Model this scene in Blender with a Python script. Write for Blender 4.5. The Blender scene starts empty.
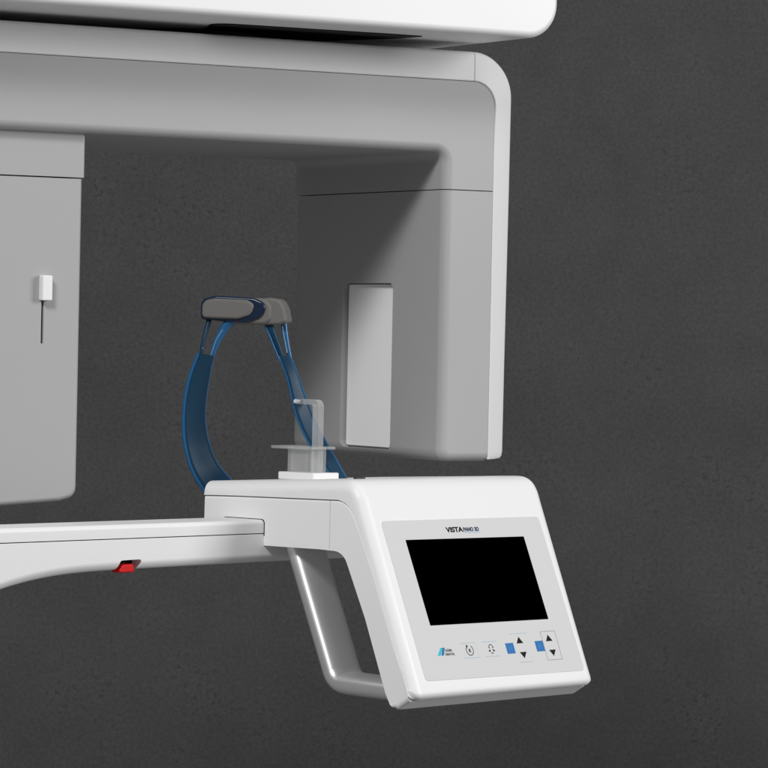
import bpy, bmesh, math, random
from mathutils import Vector, Matrix
random.seed(3)
S = bpy.context.scene
COL = S.collection
R = math.radians

# ------------------------------------------------------------------ camera
PITCH, ROLL = R(0.74), R(1.159)
cd = bpy.data.cameras.new('camera'); cam = bpy.data.objects.new('camera', cd); COL.objects.link(cam)
fw = Vector((0, math.cos(PITCH), -math.sin(PITCH))); up = Vector((0, math.sin(PITCH), math.cos(PITCH))); rt = Vector((1, 0, 0))
r2 = math.cos(ROLL)*rt + math.sin(ROLL)*up; u2 = -math.sin(ROLL)*rt + math.cos(ROLL)*up
m = Matrix((r2, u2, -fw)).transposed().to_4x4(); m.translation = Vector((0, 0, 1.6))
cam.matrix_world = m
cd.sensor_width = 36; cd.lens = 36*3700/768; cd.clip_start = .05; cd.clip_end = 60
S.camera = cam

# ------------------------------------------------------------------ light
W = bpy.data.worlds.new('World'); S.world = W; W.use_nodes = True
bg = W.node_tree.nodes['Background']; bg.inputs[0].default_value = (1, 1, 1, 1); bg.inputs[1].default_value = 0.16
S.view_settings.view_transform = 'Standard'; S.view_settings.look = 'None'; S.view_settings.exposure = 0; S.view_settings.gamma = 1
def softbox(name, loc, target, w, h, power, col=(1, 1, 1)):
    l = bpy.data.lights.new(name, 'AREA'); l.shape = 'RECTANGLE'; l.size = w; l.size_y = h; l.energy = power; l.color = col
    o = bpy.data.objects.new(name, l); COL.objects.link(o); o.location = loc
    o.rotation_euler = (Vector(target)-Vector(loc)).to_track_quat('-Z', 'Y').to_euler()
    return o
softbox('key_softbox', (-1.15, 0.05, 4.15), (0, 3.25, 1.6), 1.0, .9, 130)
softbox('side_softbox', (3.3, 2.45, 2.55), (0, 3.4, 1.5), 1.4, 1.6, 84)

# ------------------------------------------------------------------ materials
def mat(name, col, rough=.5, metal=0., spec=.5, coat=0., bump=0., bscale=900, trans=0., ior=1.45, var=0.):
    M = bpy.data.materials.new(name); M.use_nodes = True; nt = M.node_tree; b = nt.nodes['Principled BSDF']
    b.inputs['Base Color'].default_value = (*col, 1); b.inputs['Roughness'].default_value = rough
    b.inputs['Metallic'].default_value = metal; b.inputs['Specular IOR Level'].default_value = spec
    b.inputs['Coat Weight'].default_value = coat; b.inputs['Transmission Weight'].default_value = trans; b.inputs['IOR'].default_value = ior
    tc = nt.nodes.new('ShaderNodeTexCoord')
    if bump:
        n = nt.nodes.new('ShaderNodeTexNoise'); n.inputs['Scale'].default_value = bscale; n.inputs['Detail'].default_value = 2
        nt.links.new(tc.outputs['Object'], n.inputs['Vector'])
        bp = nt.nodes.new('ShaderNodeBump'); bp.inputs['Strength'].default_value = bump; bp.inputs['Distance'].default_value = .0004
        nt.links.new(n.outputs['Fac'], bp.inputs['Height']); nt.links.new(bp.outputs['Normal'], b.inputs['Normal'])
    if var:
        n = nt.nodes.new('ShaderNodeTexNoise'); n.inputs['Scale'].default_value = 6; n.inputs['Detail'].default_value = 4
        nt.links.new(tc.outputs['Object'], n.inputs['Vector'])
        mr = nt.nodes.new('ShaderNodeMapRange'); mr.inputs[1].default_value = .3; mr.inputs[2].default_value = .7
        mr.inputs[3].default_value = rough-var; mr.inputs[4].default_value = rough+var
        nt.links.new(n.outputs['Fac'], mr.inputs[0]); nt.links.new(mr.outputs[0], b.inputs['Roughness'])
    return M
WHITE = mat('white_lacquer', (.80, .80, .80), .42, bump=.05, var=.04)
GREY = mat('light_grey_plastic', (.37, .37, .37), .5, bump=.05, var=.04)
PLATE = mat('white_window_plate', (.93, .93, .935), .30, coat=.2)
SILVER = mat('silver_grip', (.74, .74, .75), .36, metal=.8, spec=.6)
DARK = mat('dark_gap', (.006, .006, .006), .7, spec=.2)
SLOT = mat('slot_grey', (.03, .03, .03), .6)
SCREEN = mat('black_screen', (.0, .0, .0), .6, spec=.0)
OVER = mat('keypad_film', (.62, .62, .62), .6, spec=.3)
BLUE = mat('blue_plastic', (.006, .034, .070), .36, spec=.22)
BLUE_LIT = mat('blue_plastic_lit', (.014, .095, .23), .2, spec=.5, coat=.1)  # lighter copy of the blue; brightness of lit edges put into colour
NAVY = mat('navy_plastic', (.003, .014, .042), .25)
PAD = mat('grey_foam_pad', (.135, .130, .122), .7, bump=.2, bscale=1800)
RED = mat('red_button', (.60, .003, .004), .5, spec=.3)
INK = mat('black_ink', (.004, .004, .004), .6, spec=.2)
INKG = mat('grey_ink', (.28, .31, .34), .6, spec=.2)
INKL = mat('pale_blue_ink', (.42, .52, .60), .6, spec=.2)
INKB = mat('button_blue_ink', (.02, .15, .42), .5, spec=.3)
INKN = mat('navy_ink', (.012, .03, .07), .5, spec=.3)
TEAL = mat('teal_ink', (.02, .48, .60), .5, spec=.3)
TEALD = mat('deep_blue_ink', (.01, .17, .36), .5, spec=.3)

def clear_mat():
    M = bpy.data.materials.new('clear_acrylic'); M.use_nodes = True; nt = M.node_tree; b = nt.nodes['Principled BSDF']
    b.inputs['Base Color'].default_value = (.66, .66, .65, 1); b.inputs['Roughness'].default_value = .25
    out = nt.nodes['Material Output']
    tr = nt.nodes.new('ShaderNodeBsdfTransparent'); tr.inputs[0].default_value = (.93, .94, .94, 1)
    mx = nt.nodes.new('ShaderNodeMixShader'); fr = nt.nodes.new('ShaderNodeLayerWeight'); fr.inputs[0].default_value = .25
    mr = nt.nodes.new('ShaderNodeMapRange'); mr.inputs[3].default_value = .16; mr.inputs[4].default_value = .9
    nt.links.new(fr.outputs['Facing'], mr.inputs[0]); nt.links.new(mr.outputs[0], mx.inputs[0])
    nt.links.new(tr.outputs[0], mx.inputs[1]); nt.links.new(b.outputs[0], mx.inputs[2]); nt.links.new(mx.outputs[0], out.inputs['Surface'])
    return M
CLEAR = clear_mat()

def wall_mat():
    M = bpy.data.materials.new('dark_concrete_plaster'); M.use_nodes = True; nt = M.node_tree; N = nt.nodes; L = nt.links
    b = N['Principled BSDF']; b.inputs['Roughness'].default_value = .85; b.inputs['Specular IOR Level'].default_value = .25
    tc = N.new('ShaderNodeTexCoord')
    def noise(sc, det, rough=.6, dist=0):
        n = N.new('ShaderNodeTexNoise'); n.inputs['Scale'].default_value = sc; n.inputs['Detail'].default_value = det
        n.inputs['Roughness'].default_value = rough; n.inputs['Distortion'].default_value = dist
        L.new(tc.outputs['Object'], n.inputs['Vector']); return n
    def rng(src, a, bb, c, d):
        r = N.new('ShaderNodeMapRange'); r.inputs[1].default_value = a; r.inputs[2].default_value = bb
        r.inputs[3].default_value = c; r.inputs[4].default_value = d; L.new(src, r.inputs[0]); return r.outputs[0]
    def mul(a, c):
        x = N.new('ShaderNodeMath'); x.operation = 'MULTIPLY'; L.new(a, x.inputs[0]); L.new(c, x.inputs[1]); return x.outputs[0]
    big = rng(noise(2.3, 3).outputs['Fac'], .3, .7, .94, 1.04)
    mid = rng(noise(14, 5, .62).outputs['Fac'], .3, .7, .90, 1.08)
    fine = rng(noise(190, 5, .78).outputs['Fac'], .34, .66, .78, 1.17)
    sp = noise(120, 5, .75, 0)                      # dark pits gathered in loose clusters
    cl = rng(noise(7, 6, .72).outputs['Fac'], .50, .64, .05, 1)
    pit = rng(sp.outputs['Fac'], .52, .64, 0, 1)
    pc = mul(cl, pit)
    one = N.new('ShaderNodeMath'); one.operation = 'MULTIPLY_ADD'; L.new(pc, one.inputs[0]); one.inputs[1].default_value = -.40; one.inputs[2].default_value = 1
    f = mul(mul(mul(big, mid), fine), one.outputs[0])
    c = N.new('ShaderNodeMath'); c.operation = 'MULTIPLY'; L.new(f, c.inputs[0]); c.inputs[1].default_value = WALL_ALBEDO
    cb = N.new('ShaderNodeCombineColor')
    for i in range(3): L.new(c.outputs[0], cb.inputs[i])
    L.new(cb.outputs[0], b.inputs['Base Color'])
    bp = N.new('ShaderNodeBump'); bp.inputs['Strength'].default_value = .25; bp.inputs['Distance'].default_value = .001
    L.new(f, bp.inputs['Height']); L.new(bp.outputs['Normal'], b.inputs['Normal'])
    return M
WALL_ALBEDO = .068

# ------------------------------------------------------------------ frames (millimetres -> metres)
def frame(yaw, o, k=1.0):
    a = R(yaw); return (Vector((math.cos(a), math.sin(a), 0)), Vector((-math.sin(a), math.cos(a), 0)), Vector((0, 0, 1)), Vector(o)*.001, .001*k)
FC = frame(30.87, (53.208, 3452.063, 1737.433), 1.0781)      # the rotating C-arm
FP = frame(47.94, (-31.694, 3198.429, 1457.694))     # support arm and control panel
FH = frame(0, (-126.801, 3340.551, 1621.107))        # head support
FW = frame(0, (0, 0, 0))
def T(F, p): return (F[0]*p[0]+F[1]*p[1]+F[2]*p[2])*F[4]+F[3]

ROOT_LOC = Vector((-.78, 2.55, 0))
def thing(name, loc, label, cat):
    o = bpy.data.objects.new(name, None); COL.objects.link(o); o.location = loc; o.empty_display_size = .1
    o['label'] = label; o['category'] = cat; return o

BASE = {}
def build(name, bm, material, parent=None, smooth=True, angle=35, label=None, base=None):
    """link a bmesh whose vertices are in world metres as ONE mesh under its parent"""
    base = base or (BASE[parent.name] if parent else Vector((0, 0, 0)))
    for v in bm.verts: v.co -= base
    bmesh.ops.recalc_face_normals(bm, faces=bm.faces)
    me = bpy.data.meshes.new(name); bm.to_mesh(me); bm.free()
    me.materials.append(material)
    o = bpy.data.objects.new(name, me); COL.objects.link(o)
    if parent: o.parent = parent
    BASE[o.name] = base
    if smooth:
        me.polygons.foreach_set('use_smooth', [True]*len(me.polygons)); me.set_sharp_from_angle(angle=R(angle))
        w = o.modifiers.new('weighted', 'WEIGHTED_NORMAL'); w.keep_sharp = True; w.weight = 80
    if label: o['label'] = label
    return o

def cut(o, cutter_bm):
    """carve real recesses out of a part"""
    me = bpy.data.meshes.new('cutter'); base = BASE[o.name]
    for v in cutter_bm.verts: v.co -= base
    bmesh.ops.recalc_face_normals(cutter_bm, faces=cutter_bm.faces)
    cutter_bm.to_mesh(me); cutter_bm.free()
    c = bpy.data.objects.new('cutter', me); COL.objects.link(c); c.parent = o.parent
    md = o.modifiers.new('cut', 'BOOLEAN'); md.operation = 'DIFFERENCE'; md.object = c; md.solver = 'EXACT'
    while o.modifiers[0].name != 'cut':
        i = o.modifiers.find('cut'); o.modifiers.move(i, i-1)
    w = o.modifiers.get('weighted')
    if w: w.show_viewport = False
    bpy.context.view_layer.update()
    dg = bpy.context.evaluated_depsgraph_get()
    nm = bpy.data.meshes.new_from_object(o.evaluated_get(dg), depsgraph=dg)
    o.modifiers.remove(o.modifiers['cut'])
    if w: w.show_viewport = True
    nm.materials.clear(); nm.materials.append(o.data.materials[0])
    o.data = nm; nm.polygons.foreach_set('use_smooth', [True]*len(nm.polygons)); nm.polygons.foreach_set('material_index', [0]*len(nm.polygons))
    nm.set_sharp_from_angle(angle=R(35))
    bpy.data.objects.remove(c)

def rpoly(pts, seg=8):
    """polygon with rounded corners: pts = (a, b, radius)"""
    out = []; n = len(pts)
    for i in range(n):
        p = Vector(pts[i][:2]); r = pts[i][2] if len(pts[i]) > 2 else 0
        a = Vector(pts[i-1][:2])-p; b = Vector(pts[(i+1) % n][:2])-p
        if r <= 0: out.append((p.x, p.y)); continue
        la, lb = a.length, b.length; a.normalize(); b.normalize()
        th = a.angle(b)/2
        if th > 1.56: out.append((p.x, p.y)); continue
        d = min(r/math.tan(th), la*.49, lb*.49); rr = d*math.tan(th)
        cen = p+(a+b).normalized()*(rr/math.sin(th))
        s = p+a*d-cen; e = p+b*d-cen
        a0 = math.atan2(s.y, s.x); a1 = math.atan2(e.y, e.x); da = (a1-a0+math.pi) % (2*math.pi)-math.pi
        for k in range(seg+1):
            t = a0+da*k/seg; out.append((cen.x+rr*math.cos(t), cen.y+rr*math.sin(t)))
    return out

AX = {'u': (0, (1, 2)), 'v': (1, (0, 2)), 'z': (2, (0, 1))}
def prism(F, poly, axis, a, b, bev=0, bev_a=None, bev_b=None, seg=4, bm=None):
    """closed outline swept from a to b along an axis of the frame, both rims rounded"""
    bm = bm or bmesh.new(); ax, (i, j) = AX[axis]
    def P(q, h):
        p = [0, 0, 0]; p[ax] = h; p[i] = q[0]; p[j] = q[1]; return T(F, p)
    va = [bm.verts.new(P(q, a)) for q in poly]; vb = [bm.verts.new(P(q, b)) for q in poly]
    n = len(poly)
    fa = bm.faces.new(va); fb = bm.faces.new(vb[::-1])
    for k in range(n): bm.faces.new((va[k], vb[k], vb[(k+1) % n], va[(k+1) % n]))
    bmesh.ops.recalc_face_normals(bm, faces=bm.faces)
    ba = bev if bev_a is None else bev_a; bb = bev if bev_b is None else bev_b
    ea, eb = list(fa.edges), list(fb.edges)
    if ba: bmesh.ops.bevel(bm, geom=ea, offset=ba*.001, segments=seg, profile=.5, affect='EDGES', clamp_overlap=True)
    eb = [e for e in eb if e.is_valid]
    if bb: bmesh.ops.bevel(bm, geom=eb, offset=bb*.001, segments=seg, profile=.5, affect='EDGES', clamp_overlap=True)
    return bm

def box(F, u0, u1, v0, v1, z0, z1, bev=0, r=0, bm=None, seg=3):
    return prism(F, rpoly([(u0, z0, r), (u1, z0, r), (u1, z1, r), (u0, z1, r)]), 'v', v0, v1, bev, bm=bm, seg=seg)

def tube(bm, pts, ra, rb=None, side=None, seg=14, caps=True, sq=1.0):
    """swept ellipse through world points; side = direction of the ra half-axis"""
    rb = rb or ra; pts = [Vector(p) for p in pts]; n = len(pts); rings = []
    for i, p in enumerate(pts):
        d = (pts[min(i+1, n-1)]-pts[max(i-1, 0)]).normalized()
        s = Vector(side) if side else (Vector((0, 1, 0)) if abs(d.y) < .9 else Vector((1, 0, 0)))
        s = (s-d*s.dot(d)).normalized(); t = d.cross(s)
        ka = ra[i] if isinstance(ra, (list, tuple)) else ra; kb = rb[i] if isinstance(rb, (list, tuple)) else rb
        pw = lambda x: math.copysign(abs(x)**sq, x)
        rings.append([bm.verts.new(p+s*(ka*.001*pw(math.cos(2*math.pi*k/seg)))+t*(kb*.001*pw(math.sin(2*math.pi*k/seg)))) for k in range(seg)])
    for a, b in zip(rings, rings[1:]):
        for k in range(seg): bm.faces.new((a[k], b[k], b[(k+1) % seg], a[(k+1) % seg]))
    if caps: bm.faces.new(rings[0]); bm.faces.new(rings[-1][::-1])
    return bm

def spline(pts, n=6):
    P = [Vector(p) for p in pts]; P = [2*P[0]-P[1]]+P+[2*P[-1]-P[-2]]; out = []
    for i in range(1, len(P)-2):
        for k in range(n):
            t = k/n; a, b, c, d = P[i-1:i+3]
            out.append(.5*((2*b)+(-a+c)*t+(2*a-5*b+4*c-d)*t*t+(-a+3*b-3*c+d)*t**3))
    out.append(P[-2]); return out

# ------------------------------------------------------------------ backdrop
bm = bmesh.new()
vs = [bm.verts.new(p) for p in ((-4, 5.2, -.3), (4, 5.2, -.3), (4, 5.2, 4.5), (-4, 5.2, 4.5))]; bm.faces.new(vs)
r_ = bmesh.ops.extrude_face_region(bm, geom=bm.faces[:]); bmesh.ops.translate(bm, verts=[v for v in r_['geom'] if isinstance(v, bmesh.types.BMVert)], vec=(0, .15, 0))
wall = build('wall', bm, wall_mat(), smooth=False); wall['kind'] = 'structure'
wall['label'] = 'dark grey rough plaster wall behind the machine'

# ================================================================== THE MACHINE
machine = thing('panoramic_xray_machine', ROOT_LOC, 'white and grey dental x-ray machine with blue head straps and a tilted control panel', 'x-ray machine')
BASE[machine.name] = ROOT_LOC

# ---- column, outside the picture on the left, that carries both arms
col = build('support_column', prism(FW, rpoly([(-900, 2420, 30), (-640, 2420, 30), (-640, 2720, 30), (-900, 2720, 30)]), 'z', 4, 1998, 6), WHITE, machine)

# ---- overhead carriage
bm = prism(FC, rpoly([(-900, 130, 6), (69.5, 130, 30), (69.5, 235, 25), (-900, 235, 6)], 10), 'v', -68, 330, 8, seg=6)
carriage = build('overhead_carriage', bm, WHITE, machine)
build('underside_hollow_shade', prism(FC, rpoly([(-215, 40, 4), (-236, -8, 14), (-60, -18, 20), (-37, -17.5, 0), (-41, 13, 20), (-72, 76, 40), (-92, 130, 0), (-190, 130, 0)]), 'z', 129.2, 130.6, 0), DARK, carriage)  # flat black plate below the underside, painting the shade of a hollow
bm = bmesh.new(); bmesh.ops.create_cone(bm, cap_ends=True, segments=64, radius1=.075, radius2=.075, depth=.008)
for v in bm.verts: v.co += T(FC, (-190, 125, 126))
build('pivot', bm, DARK, machine)

# ---- rotating arm: grey front cover (beam + head top), with white outer shell
L = -720
cover = [(49.2, 1.0, 0), (49.2, 95, 21.5), (L+49, 95, 21.5), (L+49, 34, 0), (0, 33, 9), (0, 1.0, 0)]
bm = prism(FC, rpoly(cover, 12), 'v', .3, 262, 0)
# round the lower front edge of the beam and the inner front edge of the head
def loc(p, F=FC): d = p-F[3]; return Vector((d.dot(F[0]), d.dot(F[1]), d.dot(F[2])))/F[4]
es = []
for e in bm.edges:
    a, b = loc(e.verts[0].co), loc(e.verts[1].co)
    if a.y < 1 and b.y < 1 and max(a.x, b.x) < 1 and max(a.z, b.z) < 50 and not (abs(a.z-1) < .1 and abs(b.z-1) < .1) and min(a.x, b.x) > L+48: es.append(e)
bmesh.ops.bevel(bm, geom=es, offset=.0085, segments=6, profile=.5, affect='EDGES')
arm = build('rotating_arm', bm, GREY, machine)

def shell_section(inner, outer, nin, nout, out_r):
    """rings of the shell cross-section along matched inner/outer outline points"""
    bm = bmesh.new(); rings = []
    for (iu, iz), (ou, oz) in zip(inner, outer):
        I = Vector((iu, iz)); O = Vector((ou, oz)); d = (O-I)
        prof = [(0.0, 0.6), (.03, -.1), (.5, 7.0), (.86, 12.8), (.94, 14.6), (.985, 17.5), (1, 21), (1, 235), (.93, 252), (.75, 262), (0, 262)]
        rings.append([bm.verts.new(T(FC, ((I+d*t).x, h, (I+d*t).y))) for t, h in prof])
    m_ = len(rings[0])
    for a, b in zip(rings, rings[1:]):
        for k in range(m_): bm.faces.new((a[k], b[k], b[(k+1) % m_], a[(k+1) % m_]))
    bm.faces.new(rings[0]); bm.faces.new(rings[-1][::-1])
    return bm
def arc(c, r, a0, a1, n=16): return [(c[0]+r*math.cos(R(a0+(a1-a0)*k/n)), c[1]+r*math.sin(R(a0+(a1-a0)*k/n))) for k in range(n+1)]
BOT = -233
inn = [(49.7, BOT+2)]+[(49.7, -150), (49.7, 0)]+arc((28, 73.8), 21.7, 0, 90)
out = [(71, BOT)]+[(75.2, BOT+6)]*0+[(75.4, -150), (76.6, 0)]+arc((37.5, 83.4), 39.4, 0, 90)
# rounded bottom corner of the shell end
inn = [(49.7, BOT), (49.7, BOT+.8), (49.7, BOT+3), (49.7, BOT+7)]+inn[1:]
out = [(70, BOT), (72.6, BOT+.8), (74.4, BOT+3), (75.1, BOT+7)]+out[1:]
build('corner_shell', shell_section(inn, out, 0, 0, 0), WHITE, arm)
g = .35
build('top_shell', shell_section([(28-g*2, 95.5), (L+80, 95.5)], [(37.5-g*2, 122.8), (L+70, 122.8)], 0, 0, 0), WHITE, arm)
mi = lambda P: [(L+49-(u-49.2), z) for u, z in P]
build('corner_shell', shell_section(mi(inn), mi(out), 0, 0, 0), WHITE, arm)

# ---- sensor head under the right end of the arm
zb = -235
bm = prism(FC, rpoly([(0, .2, 0), (0, zb, 11), (49.2, zb, 0), (49.2, .2, 0)], 8), 'v', .3, 262, 0)
es = []
for e in bm.edges:
    a, b = loc(e.verts[0].co), loc(e.verts[1].co)
    if a.y < 1 and b.y < 1 and not (a.z > -1 and b.z > -1) and not (a.x > 48.9 and b.x > 48.9): es.append(e)
    if a.y > 261 and b.y > 261 and not (a.z > -1 and b.z > -1) and not (a.x > 48.9 and b.x > 48.9): es.append(e)
bmesh.ops.bevel(bm, geom=es, offset=.0085, segments=6, profile=.5, affect='EDGES')
sensor = build('sensor_housing', bm, GREY, machine)
cut(sensor, prism(FC, rpoly([(84, -80.3, 6), (172.5, -80.3, 6), (172.5, -228, 7), (84, -228, 6)], 6), 'u', -5, 7.5, 0))
bm = prism(FC, rpoly([(84.8, -81.2, 3), (169.8, -81.2, 3), (169.8, -226.4, 3), (84.8, -226.4, 3)], 6), 'u', 5.0, 7.4, .5)
build('sensor_window', bm, PLATE, sensor)

# ---- tube head under the left part of the arm
bm = prism(FC, rpoly([(-600, 36, 0), (-600, -2.9, 0), (-340.2, -2.5, 0), (-340.2, 33, 5), (-345, 36, 0)], 6), 'v', 11.5, 262, 0)
es = [e for e in bm.edges if all(loc(v.co).y < 12 for v in e.verts) and all(-2 < loc(v.co).z < 34 for v in e.verts) or (all(loc(v.co).y < 12 for v in e.verts) and all(loc(v.co).x > -341 for v in e.verts))]
bmesh.ops.bevel(bm, geom=es, offset=.0028, segments=4, profile=.5, affect='EDGES')
neck = build('tube_neck', bm, GREY, machine)
bm = prism(FC, rpoly([(-600, -3.7, 0), (-600, -273, 18), (-430, -273, 30), (-357, -268.0, 0), (-342, -264, 15), (-341.8, -3.7, 0)], 10), 'v', 11.5, 262, 0)
es = [e for e in bm.edges if all(loc(v.co).y < 12 for v in e.verts) and not all(loc(v.co).z > -4 for v in e.verts)]
bmesh.ops.bevel(bm, geom=es, offset=.0045, segments=5, profile=.5, affect='EDGES')
tubeh = build('tube_housing', bm, GREY, machine)
cut(tubeh, box(FC, -377.6, -375.4, 8, 24, -139, -95))
bm = box(FC, -377.0, -376.1, 13.5, 15.5, -138, -99); build('slot_lining', bm, SLOT, tubeh)
bm = box(FC, -380.0, -371.0, 4.5, 12.0, -104, -83.5, bev=1.0, r=1.0); build('latch', bm, WHITE, tubeh)

# ---- support arm (runs to the column on the left)
def arm_bottom(u):
    P = [(-900, -126), (-560, -120), (-480, -112), (-420, -101.5), (-360, -86.5), (-311, -73.3), (-280, -67.2), (-244, -63.0), (-215, -61.4), (-180, -60.8), (-120, -60.3), (0, -59.4), (200, -59.4)]
    for (a, b), (c, d) in zip(P, P[1:]):
        if a <= u <= c: t = (u-a)/(c-a); return b+(d-b)*t
bm = bmesh.new(); rings = []
us = [-900, -700, -560]+[-500+12*k for k in range(28)]+[-150, -80, 0, 100, 190]
zs = [arm_bottom(u) for u in us]
for _ in range(3): zs = [zs[0]]+[(zs[k-1]+2*zs[k]+zs[k+1])/4 if 2 < k < 31 else zs[k] for k in range(1, len(zs)-1)]+[zs[-1]]
for u, z in zip(us, zs):
    rings.append([bm.verts.new(T(FP, (u, a, b))) for a, b in rpoly([(96.3, -34.4, .4), (168, -34.4, .4), (168, z, 7), (96.3, z, 8)], 8)])
m_ = len(rings[0])
for a, b in zip(rings, rings[1:]):
    for k in range(m_): bm.faces.new((a[k], b[k], b[(k+1) % m_], a[(k+1) % m_]))
bm.faces.new(rings[0]); bm.faces.new(rings[-1][::-1])
sarm = build('support_arm', bm, WHITE, machine)
cut(sarm, prism(FP, rpoly([(-178.5, -64.5, 0), (-174.5, -52.3, 3), (-147.5, -51.8, 3), (-154, -64.5, 0)], 5), 'v', 80, 112, 0))
bm = prism(FP, rpoly([(96.3, -33.6, .3), (96.3, -21.8, 4), (150, -21.8, 9), (150, -33.6, .3)], 6), 'u', -900, 2, 0)
build('arm_cover', bm, WHITE, sarm)
bm = prism(FP, rpoly([(-176, -60.5, 0), (-173.5, -52.6, 3), (-147.8, -52.1, 3), (-153, -60.0, 0)], 5), 'v', 108, 111.8, 0)
build('button_recess', bm, DARK, sarm)
bm = prism(FP, rpoly([(-174.5, -63.0, 1.5), (-171, -56.0, 2.5), (-157.5, -55.6, 2.5), (-156.5, -62.8, 1.5)], 5), 'v', 97.5, 109, 1.2)
build('release_button', bm, RED, sarm)

# ---- control panel: body
seam = [(171, -3.0), (126.8, -1.9), (17.7, -.4), (8, -.3), (2.3, -1.5), (-3.5, -4.3), (-8.6, -9.6), (-12.6, -15.8), (-18.3, -27), (-36.8, -66), (-57.8, -116.7), (-74.7, -156.4), (-79.6, -167)]
body = [(a-.45, b-.5) for a, b in seam[:-1]]+rpoly([(-77.3, -163.5, 0), (-77.0, -169.0, 0), (-63.5, -177.6, 5), (-57, -172.8, 4), (-51.5, -163.5, 14), (-26.4, -101.3, 0), (1.0, -45.0, 17), (30, -44.2, 60), (130, -44.6, 0)], 6)+[(168, -44.6), (171, -41.6)]
bm = prism(FP, body, 'u', 0, 241, bev_a=0, bev_b=8, seg=5)
es = [e for e in bm.edges if all(abs(loc(v.co, FP).x) < .1 for v in e.verts)]
near = lambda v: min(abs(loc(v.co, FP).y-a)+abs(loc(v.co, FP).z-b) for a, b in body[:12]) < .05
low = [e for e in es if all(loc(v.co, FP).z < -168.9 and loc(v.co, FP).y < -58 for v in e.verts)]
sm = [e for e in es if all(near(v) for v in e.verts) and e.calc_length() < .13]
bmesh.ops.bevel(bm, geom=low, offset=.005, segments=5, profile=.5, affect='EDGES')
bmesh.ops.bevel(bm, geom=[e for e in sm if e.is_valid], offset=.0022, segments=3, profile=.5, affect='EDGES')
panel = build('control_panel', bm, WHITE, machine)
# dark strip round the arm: shade of the open gap put in as colour
bm = prism(FP, rpoly([(95.6, -36, .5), (95.6, -21.2, 4), (150.7, -21.2, 9), (150.7, -36, .5)], 6), 'u', -.3, 4, 0)
build('arm_gap_shade', bm, DARK, panel)
# joint line across the side face
bm = box(FP, -.25, 1.0, 16.8, 17.5, -42.5, -1.2); build('joint_line', bm, mat('joint_grey', (.60, .60, .60), .6), panel)

# display shell (white, thick, generously rounded)
TA = R(22)
outer = [(171, 9.6), (126, 11.8), (60, 14.8), (20, 16.8), (2, 17.4)]+[(-5.5, 16.2), (-11.2, 13.0), (-15.2, 8.4), (-18.2, 3.2), (-21.2, -4.4)]
PS = Vector((-26.4, -17.3))                         # a point of the display plane in (v, z)
sd = Vector((-math.sin(TA), -math.cos(TA)))         # down the slope
for s in (8, 60, 120, 146): q = PS+sd*s; outer.append((q.x, q.y))
q = PS+sd*155; outer += [(q.x, q.y), (q.x-.4, q.y-3.2), (q.x+1.6, q.y-5.4), (-79.9, -168.0)]
shell = outer+seam[::-1]
bm = bmesh.new()
# cross-sections along u, shrunk towards both ends to give the rounded side edges
cen = [(a, b) for a, b in seam]
nO = len(outer)
import bisect
def arcparam(P):
    d = [0]
    for a, b in zip(P, P[1:]): d.append(d[-1]+(Vector(b)-Vector(a)).length)
    return [x/d[-1] for x in d]
def resample(P, k):
    t = arcparam(P); out_ = []
    for i in range(k):
        s = i/(k-1); j = min(max(bisect.bisect_right(t, s)-1, 0), len(P)-2); f = (s-t[j])/(t[j+1]-t[j])
        out_.append(Vector(P[j]).lerp(Vector(P[j+1]), f))
    return out_
# smooth the outer outline first
def catm(P, n=5): return [(p.x, p.y) for p in spline([(a, b, 0) for a, b in P], n)]
O = resample(catm(outer[:4], 2)[:-1]+catm(outer[3:12], 6)+outer[12:13]+catm(outer[13:], 4), 120); I = resample(catm(seam, 4), 120)
RR = 10.5
def inset(Pl, d):
    res = []
    for i, p in enumerate(Pl):
        a = Pl[max(i-2, 0)]; b = Pl[min(i+2, len(Pl)-1)]; tt = (b-a).normalized(); nrm = Vector((-tt.y, tt.x))   # to the left of travel
        res.append(p+nrm*d)
    return res
rings = []
steps = [(R(90)*k/8) for k in range(9)]
stations = [(RR-RR*math.cos(a) if 0 else RR*(1-math.sin(a)), RR*(1-math.cos(a))) for a in reversed(steps)]  # (u offset, inset)
st = []
for a in [0]+steps[1:]:
    st.append((RR*(1-math.cos(a)), RR*(1-math.sin(a))))
def clampin(P, J, d):
    out_ = []
    n = len(P)
    P2 = inset(P, d)
    for i, (p, q, j) in enumerate(zip(P, P2, J)):
        room = (p-j).length
        if d > room-.3:                       # do not pass through the seam
            q = p.lerp(j, max(0, (room-.3)/room)) if room > .3 else p
        # ease at both open ends
        out_.append(q)
    return out_
cl_ = []
for uo, ins in st: cl_.append((uo-.6, ins))
for uo, ins in reversed(st): cl_.append((245.6-uo, ins))
for uu, ins in cl_:
    outr = clampin(O, I, ins) if ins > .01 else O
    def lift(P):
        r = []
        for p in P:
            s_ = (p-PS).dot(sd); w = min(max((s_-112)/45, 0), 1); w = w*w*(3-2*w) if p.x < -20 else 0
            r.append(p-sd*(ins*.5*w))
        return r
    ring = [(p.x, p.y) for p in lift(outr)]+[(p.x, p.y) for p in reversed(lift(I))]
    rings.append([bm.verts.new(T(FP, (uu, a, b))) for a, b in ring])
m_ = len(rings[0])
for a, b in zip(rings, rings[1:]):
    for k in range(m_): bm.faces.new((a[k], b[k], b[(k+1) % m_], a[(k+1) % m_]))
for rg in (rings[0], rings[-1]):
    n2 = len(O)
    for k in range(n2-1):
        try: bm.faces.new((rg[k], rg[k+1], rg[m_-2-k], rg[m_-1-k]))
        except Exception: pass
shello = build('display_shell', bm, WHITE, panel, angle=50)

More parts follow.
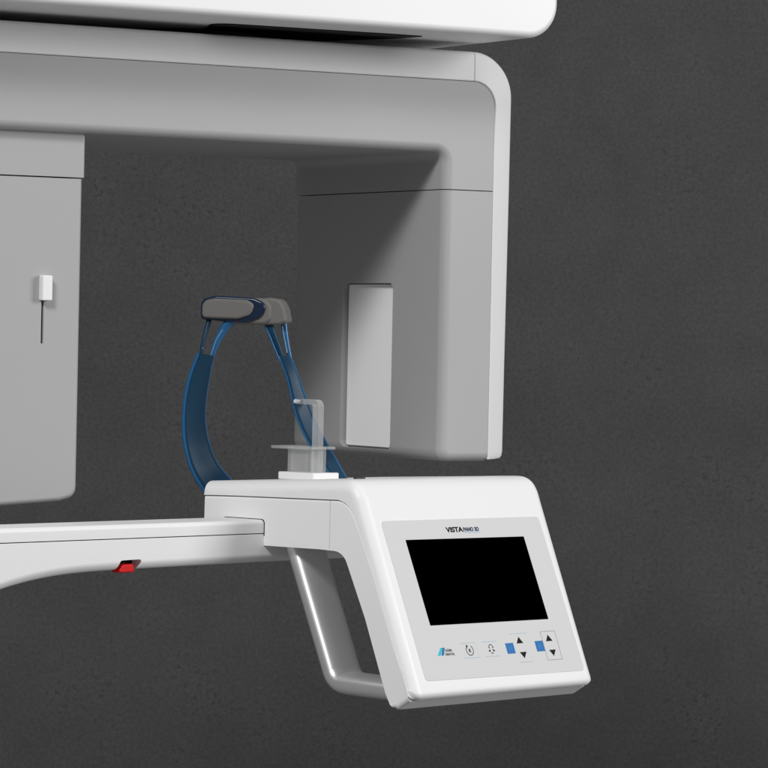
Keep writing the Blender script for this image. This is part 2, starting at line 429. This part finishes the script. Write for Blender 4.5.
# ---- display film, screen and printed controls, laid out on the tilted face (u across, s down)
nrm = Vector((0, -math.cos(TA), math.sin(TA)))
def D(u, s, h=0): q = PS+sd*s; return T(FP, (u, q.x+nrm.y*h, q.y+nrm.z*h))
def sheet(name, poly, h0, h1, material, parent=panel, bm=None, link=True, label=None):
    b = bm or bmesh.new(); va = [b.verts.new(D(u, s, h1)) for u, s in poly]; vb = [b.verts.new(D(u, s, h0)) for u, s in poly]
    b.faces.new(va); b.faces.new(vb[::-1]); n = len(poly)
    for k in range(n): b.faces.new((va[k], va[(k+1) % n], vb[(k+1) % n], vb[k]))
    if link: return build(name, b, material, parent, smooth=False, label=label)
    return b
sheet('keypad_film', rpoly([(17, .2, 4), (229.3, 1.0, 4), (233.3, 147.3, 5), (18.6, 145, 4)], 5), -.5, .35, OVER)
sheet('display_screen', rpoly([(42.0, 18.2, .6), (201.0, 19.4, .6), (202.8, 97.6, .6), (43.6, 96.3, .6)], 2), .3, .6, SCREEN)
H0, H1 = .33, .47
def line(b, p, q, w=.35):
    p = Vector(p); q = Vector(q); d = (q-p).normalized(); n = Vector((-d.y, d.x))*w/2
    return sheet('', [tuple(p+n), tuple(q+n), tuple(q-n), tuple(p-n)], H0, H1+.03, None, bm=b, link=False)
def frame_lines(name, segs, material, w=.35):
    if len(segs) == 4:                       # closed outline: one connected frame
        (x0, y0), (x1, y1) = segs[0][0], segs[1][1]; b = bmesh.new(); h = w/2
        Oq = [(x0-h, y0-h), (x1+h, y0-h), (x1+h, y1+h), (x0-h, y1+h)]; Iq = [(x0+h, y0+h), (x1-h, y0+h), (x1-h, y1-h), (x0+h, y1-h)]
        vo = [b.verts.new(D(u, s_, H1+.03)) for u, s_ in Oq]; vi = [b.verts.new(D(u, s_, H1+.03)) for u, s_ in Iq]
        for k in range(4): b.faces.new((vo[k], vo[(k+1) % 4], vi[(k+1) % 4], vi[k]))
        return build(name, b, material, panel, smooth=False)
    for p, q in segs:
        b = bmesh.new(); line(b, p, q, w); build(name, b, material, panel, smooth=False)
def ring(b, c, r, w, a0=0, a1=360, n=28, h=H1+.05):
    P = [(c[0]+(r+w/2)*math.cos(R(a0+(a1-a0)*k/n)), c[1]+(r+w/2)*math.sin(R(a0+(a1-a0)*k/n))) for k in range(n+1)]
    Q = [(c[0]+(r-w/2)*math.cos(R(a0+(a1-a0)*k/n)), c[1]+(r-w/2)*math.sin(R(a0+(a1-a0)*k/n))) for k in range(n+1)]
    for k in range(n): sheet('', [P[k], P[k+1], Q[k+1], Q[k]], H0, h, None, bm=b, link=False)
def text(body, u, s, size, material, name, bold=.0, sx=1., space=1.):
    c = bpy.data.curves.new(name, 'FONT'); c.body = body; c.size = size; c.offset = bold; c.extrude = .07; c.space_character = space
    o = bpy.data.objects.new(name, c); COL.objects.link(o); bpy.context.view_layer.update()
    dg = bpy.context.evaluated_depsgraph_get(); me = bpy.data.meshes.new_from_object(o.evaluated_get(dg)); bpy.data.objects.remove(o)
    base = BASE[panel.name]
    for v in me.vertices: v.co = D(u+v.co.x*sx, s-v.co.y, H1+v.co.z)-base
    me.materials.clear(); me.materials.append(material)
    t = bpy.data.objects.new(name, me); COL.objects.link(t); t.parent = panel; return t
text('VISTA', 98.8, 12.6, 6.3, INK, 'lettering', .24, 1.34)
text('PANO 3D', 121.5, 12.3, 4.9, INKN, 'lettering', .2, 1.0)
sheet('lettering_underline', [(122, 12.7), (143.8, 12.9), (143.8, 14.0), (122, 13.8)], H0, H1, INKL)
# maker's mark: two slanted bars and two small lines of letters
b = bmesh.new(); sheet('', [(42.4, 123.6), (48.6, 116.8), (50.6, 116.8), (46.4, 123.6)], H0, H1, None, bm=b, link=False)
build('logo_bar', b, TEAL, panel, smooth=False)
b = bmesh.new(); sheet('', [(47.2, 123.7), (50.8, 116.8), (54.2, 116.8), (50.6, 123.7)], H0, H1, None, bm=b, link=False)
build('logo_bar', b, TEALD, panel, smooth=False)
text('DÜRR', 53.8, 120.6, 3.1, INK, 'lettering', .03, 1.05)
text('DENTAL', 52.6, 124.0, 3.1, INK, 'lettering', .03, 1.05)
# return key: thin rules, a ring arrow with R
frame_lines('key_outline', [((75.9, 114), (95.6, 114.2)), ((76.1, 127.4), (96, 127.6))], INKL, .45)
frame_lines('key_outline', [((95.8, 114.4), (95.9, 127.4))], mat('faint_ink', (.58, .62, .66), .6), .3)
b = bmesh.new(); ring(b, (85.8, 120.9), 4.5, .6, -60, 235); sheet('', [(82.0, 116.0), (84.6, 116.2), (83.2, 118.6)], H0, H1+.05, None, bm=b, link=False)
build('return_symbol', b, INK, panel, smooth=False)
text('R', 84.4, 122.6, 4.4, INK, 'lettering', .12)
# positioning-light key: dashed head outline with arrows
frame_lines('key_outline', [((104.2, 114.2), (124.2, 114.3)), ((104.5, 127.5), (124.2, 127.9))], INKL, .45)
b = bmesh.new()
for a in range(0, 360, 60):
    if a != 60 and a != 120: pass
ring(b, (114.6, 119.4), 2.4, .6, 150, 390)
for tri in ([(110.0, 122.9), (113.2, 121.2), (112.6, 123.6)], [(119.2, 122.9), (116.0, 121.2), (116.6, 123.6)], [(113.8, 124.2), (115.4, 124.2), (114.6, 126.0)]):
    sheet('', tri, H0, H1+.05, None, bm=b, link=False)
for p, q in (((111.0, 119.6), (112.0, 119.6)), ((117.2, 119.6), (118.2, 119.6)), ((112.4, 124.9), (113.2, 124.9)), ((116.0, 124.9), (116.8, 124.9))):
    line(b, p, q, .5)
build('light_symbol', b, INK, panel, smooth=False)
# two pairs of up/down keys with blue squares
for du, full in ((0, False), (40.6, True)):
    sheet('blue_key', [(134.7+du, 117), (145.1+du+.4, 117), (145.1+du+.4, 126.7), (134.7+du, 126.7)], H0, H1, INKB)
    bb = bmesh.new(); line(bb, (138.4+du, 119.4), (138.4+du, 124.2), .4); line(bb, (141.6+du, 119.4), (141.6+du, 124.2), .4); line(bb, (138.4+du, 121.8), (141.6+du, 121.8), .4)
    build('blue_key_mark', bb, mat('key_mark_ink', (.05, .25, .55), .5), panel, smooth=False)
    sheet('arrow_key', [(150.5+du, 117.9), (159.6+du, 117.9), (155.0+du, 111.9)], H0, H1, INK)
    sheet('arrow_key', [(151.3+du, 126.0), (160.4+du, 126.0), (155.8+du, 131.8)], H0, H1, INK)
    a, c, t, bt = 145.9+du, 166+du, 108.7, 135.2
    if full: frame_lines('key_outline', [((a, t), (c, t)), ((a, bt), (c, bt)), ((a, t), (a, bt)), ((c, t), (c, bt))], INKG, .4)
    else: frame_lines('key_outline', [((a-2, t), (c+2, t)), ((a+2, bt), (c, bt))], INKL, .4)

# small plug on the top of the panel
bm = bmesh.new(); bmesh.ops.create_cone(bm, cap_ends=True, segments=28, radius1=.0055, radius2=.005, depth=.0016)
for v in bm.verts: v.co += T(FP, (42, 22, 17.5))
build('top_plug', bm, SLOT, panel)

# ---- grip handle behind the panel
path = [(72, -38), (71, -46), (64.2, -62), (57.3, -78), (41.5, -114), (27.5, -146), (24.6, -152.5), (21.0, -157.2), (15.5, -160.5), (8, -161.5), (-10, -162.0), (-34, -162.3), (-50, -162.5)]
bm = tube(bmesh.new(), [T(FP, (29, a+1.5, b)) for a, b in [(p.x, p.y) for p in spline([(a, b, 0) for a, b in path], 4)]], 20.5, 9.8, side=FP[0], seg=44, sq=.75)
build('grip_handle', bm, SILVER, machine)

# ---- head support
def ribbon(name, rows, th, material, parent, n=5):
    A = spline([r[0] for r in rows], n); B = spline([r[1] for r in rows], n); bm = bmesh.new(); rings = []
    for i, (a, b) in enumerate(zip(A, B)):
        t = (A[min(i+1, len(A)-1)]-A[max(i-1, 0)]).normalized(); w = (b-a); N_ = w.cross(t).normalized()*th/2
        ring_ = []
        for f, k in ((0, 0), (.06, .8), (.15, 1), (.85, 1), (.94, .8), (1, 0), (.94, -.8), (.85, -1), (.15, -1), (.06, -.8)):
            ring_.append(bm.verts.new(T(FH, a+w*f+N_*k)))
        rings.append(ring_)
    for a, b in zip(rings, rings[1:]):
        for k in range(10): bm.faces.new((a[k], b[k], b[(k+1) % 10], a[(k+1) % 10]))
    bm.faces.new(rings[0]); bm.faces.new(rings[-1][::-1])
    return build(name, bm, material, parent, angle=60), A, B

# body of the forehead rest: a rounded bar turned towards the light
bm = bmesh.new()
a_ = R(-12)
FB = (Vector((math.cos(a_), math.sin(a_), 0)), Vector((-math.sin(a_), math.cos(a_), 0)), Vector((0, 0, 1)), T(FH, (22, -2, 0)), .001)
bm = prism(FB, rpoly([(-62, 9.0, 9), (-50, 12.0, 8), (-4, 10.8, 14), (2, 5, 14), (2.5, -9, 8), (-5, -13.0, 8), (-30, -13.0, 14), (-62, -8.5, 4)], 8), 'v', 0, 22, 5.5, seg=6)
head = build('head_support', bm, PAD, machine)
# end cap that turns the corner
bm = prism(FB, rpoly([(-12, -13.2, 4), (8, -12.8, 5), (16.0, -10.2, 3), (13.5, 2, 8), (9, 10.2, 8), (-2, 11.6, 8), (-12, 10, 3)], 8), 'v', 2.2, 26, 6.5, seg=6)
build('pad_end', bm, PAD, head)
bm = prism(FB, rpoly([(-63.5, 9.2, 8), (-50, 12.5, 10), (-14, 11.0, 10), (-2, 6, 14), (-6, -6, 12), (-20, -11.2, 12), (-45, -10.2, 8), (-63.5, -9.2, 4)], 8), 'v', -3.0, 2.5, 2.0, seg=4)
build('pad_frame', bm, NAVY, head)
bm = prism(FB, rpoly([(-61.5, 7.6, 8), (-50, 10.0, 9), (-20, 9.0, 8), (-12.5, 5.5, 6), (-16, -4.5, 8), (-28, -8.3, 8), (-50, -8.0, 6), (-61.5, -7.6, 4)], 8), 'v', -6.0, -2.0, 2.2, seg=5)
build('forehead_pad', bm, PAD, head)

dl = 14
rowsL = [((-41.5, 2, -40), (-27.5, 10, -42)), ((-48.5, 3, -59.5), (-31.0, 16, -57)), ((-52.7, 5, -79), (-34.4, 22, -78.5)), ((-54.2, 8, -100.2), (-35.4, 26, -100)),
         ((-52.7, 11, -122), (-32.2, 30, -119.5)), ((-46.9, 14, -143.5), (-24.9, 33, -138.5)), ((-37.1, 16, -161), (-12.5, 34, -153.5)), ((-24, 16, -177), (2, 34, -168)), ((-6, 8, -190), (18, 22, -184))]
stL, A, B = ribbon('side_strap', rowsL, 3.4, BLUE, head)
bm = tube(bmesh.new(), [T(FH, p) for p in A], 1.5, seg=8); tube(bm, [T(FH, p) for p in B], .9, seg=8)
build('strap_edge_glint', bm, BLUE_LIT, head)  # beads in lighter blue, standing for light caught on the strap edges
rowsR = [((31.5, 6, -41), (41.8, 10, -42)), ((39.6, 6, -62), (49.2, 12, -62)), ((45.0, 4, -84), (56.6, 12, -81)), ((49.4, 2, -97.5), (62.0, 12, -94.5)), ((59.0, 0, -117.5), (72.9, 10, -115)), ((71.2, -2, -134), (82.2, 7, -130.8)), ((80.2, -4, -147.5), (91.9, 4, -147)), ((85.8, -5, -156), (97.8, 2, -156.5))]
stR, A, B = ribbon('side_strap', rowsR, 3.6, BLUE, head)
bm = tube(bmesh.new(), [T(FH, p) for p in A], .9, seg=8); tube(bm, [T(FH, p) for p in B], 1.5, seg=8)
build('strap_edge_glint', bm, BLUE_LIT, head)  # same painted edge light on the right strap
def strut_or_glint(pts, ra, rb, material=BLUE_LIT):  # also draws the thin painted glints laid along the struts
    P = spline(pts, 5); n = len(P)
    lin = lambda r: [r[0]+(r[1]-r[0])*i/(n-1) for i in range(n)]
    build('strap_strut_or_glint', tube(bmesh.new(), [T(FH, p) for p in P], lin(ra), lin(rb), side=(1, 0, 0), seg=12), material, head)
HLB = mat('strut_highlight_blue', (.10, .22, .36), .25)  # highlight put into colour, for thin slivers along the struts
strut_or_glint([(-32.0, 14, -5), (-33.8, 12, -14), (-37.6, 8, -30), (-40.0, 6.5, -46), (-42, 9.5, -53)], (2.8, 1.0), (3, 1.2), BLUE)
strut_or_glint([(-8, 8, -7), (-16.5, 9, -14), (-25.0, 9, -29), (-29.8, 10.5, -44), (-31.6, 14, -55)], (5.2, 1.0), (3.4, 1.0), BLUE_LIT)
strut_or_glint([(-20, 6.6, -18), (-25.9, 6.8, -28), (-30.6, 8.3, -42)], (.7, .6), (.8, .8), HLB)  # painted highlight sliver, inner left
strut_or_glint([(-35.0, 10.0, -16), (-36.0, 8.5, -24), (-38.0, 6, -36)], (.6, .6), (.8, .8), HLB)  # painted highlight sliver, outer left
strut_or_glint([(20.0, 8, -9), (25.0, 7.5, -20), (30.8, 7.5, -34), (36.0, 8, -48), (40.5, 8.6, -60)], (3.8, 1.4), (3, 1.2), BLUE)
strut_or_glint([(17.2, 6, -11), (22.0, 5.5, -22), (28.0, 5.5, -36), (32.6, 6, -46)], (.9, .8), (.8, .8), BLUE_LIT)  # thin bright edge line, light put into colour
strut_or_glint([(34.6, 11, -9), (36.4, 10, -20), (39.2, 10, -34), (42.8, 10.5, -48), (46.5, 11, -60)], (3.2, 1.2), (2.6, 1.2), BLUE_LIT)
strut_or_glint([(33.6, 8.4, -14), (35.6, 7.6, -24), (38.6, 7.8, -38)], (.6, .6), (.8, .8), HLB)  # painted highlight sliver, outer right

# ================================================================== chin rest, plugged onto the panel
cl = T(FP, (80, 118, 13))
chin = thing('chin_rest', cl, 'clear plastic chin rest with bent bite rod, standing on top of the control panel', 'chin rest')
BASE[chin.name] = cl
build('base_plate', box(FP, 63, 97, 97, 141, 11.5, 18.4, bev=1.2, r=1.2), WHITE, chin)
# open box of thin walls
bm = prism(FP, rpoly([(67, 105.5, 3), (67, 134.5, 3), (90, 134.5, 3), (90, 105.5, 3)], 4), 'z', 18.4, 41.0, 0)
w_ = build('holder_wall', bm, CLEAR, chin)
cut(w_, prism(FP, rpoly([(69, 107.5, 2), (69, 132.5, 2), (88, 132.5, 2), (88, 107.5, 2)], 4), 'z', 17, 44, 0))
build('chin_plate', prism(FP, rpoly([(62, 101, 4), (62, 154, 8), (98, 154, 8), (98, 101, 4)], 5), 'z', 39.2, 41.6, .9, seg=2), CLEAR, chin)
bm = prism(FP, rpoly([(105, 18.6, .5), (105, 84.0, 6.5), (134.5, 84.0, 1.2), (134.5, 79.4, 1.2), (112, 79.4, 2.5), (112, 18.6, .5)], 6), 'u', 76, 84, 1.4, seg=3)
build('bite_rod', bm, CLEAR, chin)
bm = prism(FP, rpoly([(132, 79.9, 1.6), (132, 83.7, 1.6), (137, 83.7, 1.6), (137, 79.9, 1.6)], 4), 'u', 75, 85, 1.0, seg=3)
build('bite_tip', bm, mat('milky_plastic', (.62, .63, .63), .3), chin)

# ------------------------------------------------------------------ render settings
S.render.engine = 'CYCLES'; S.cycles.max_bounces = 8; S.cycles.transparent_max_bounces = 12
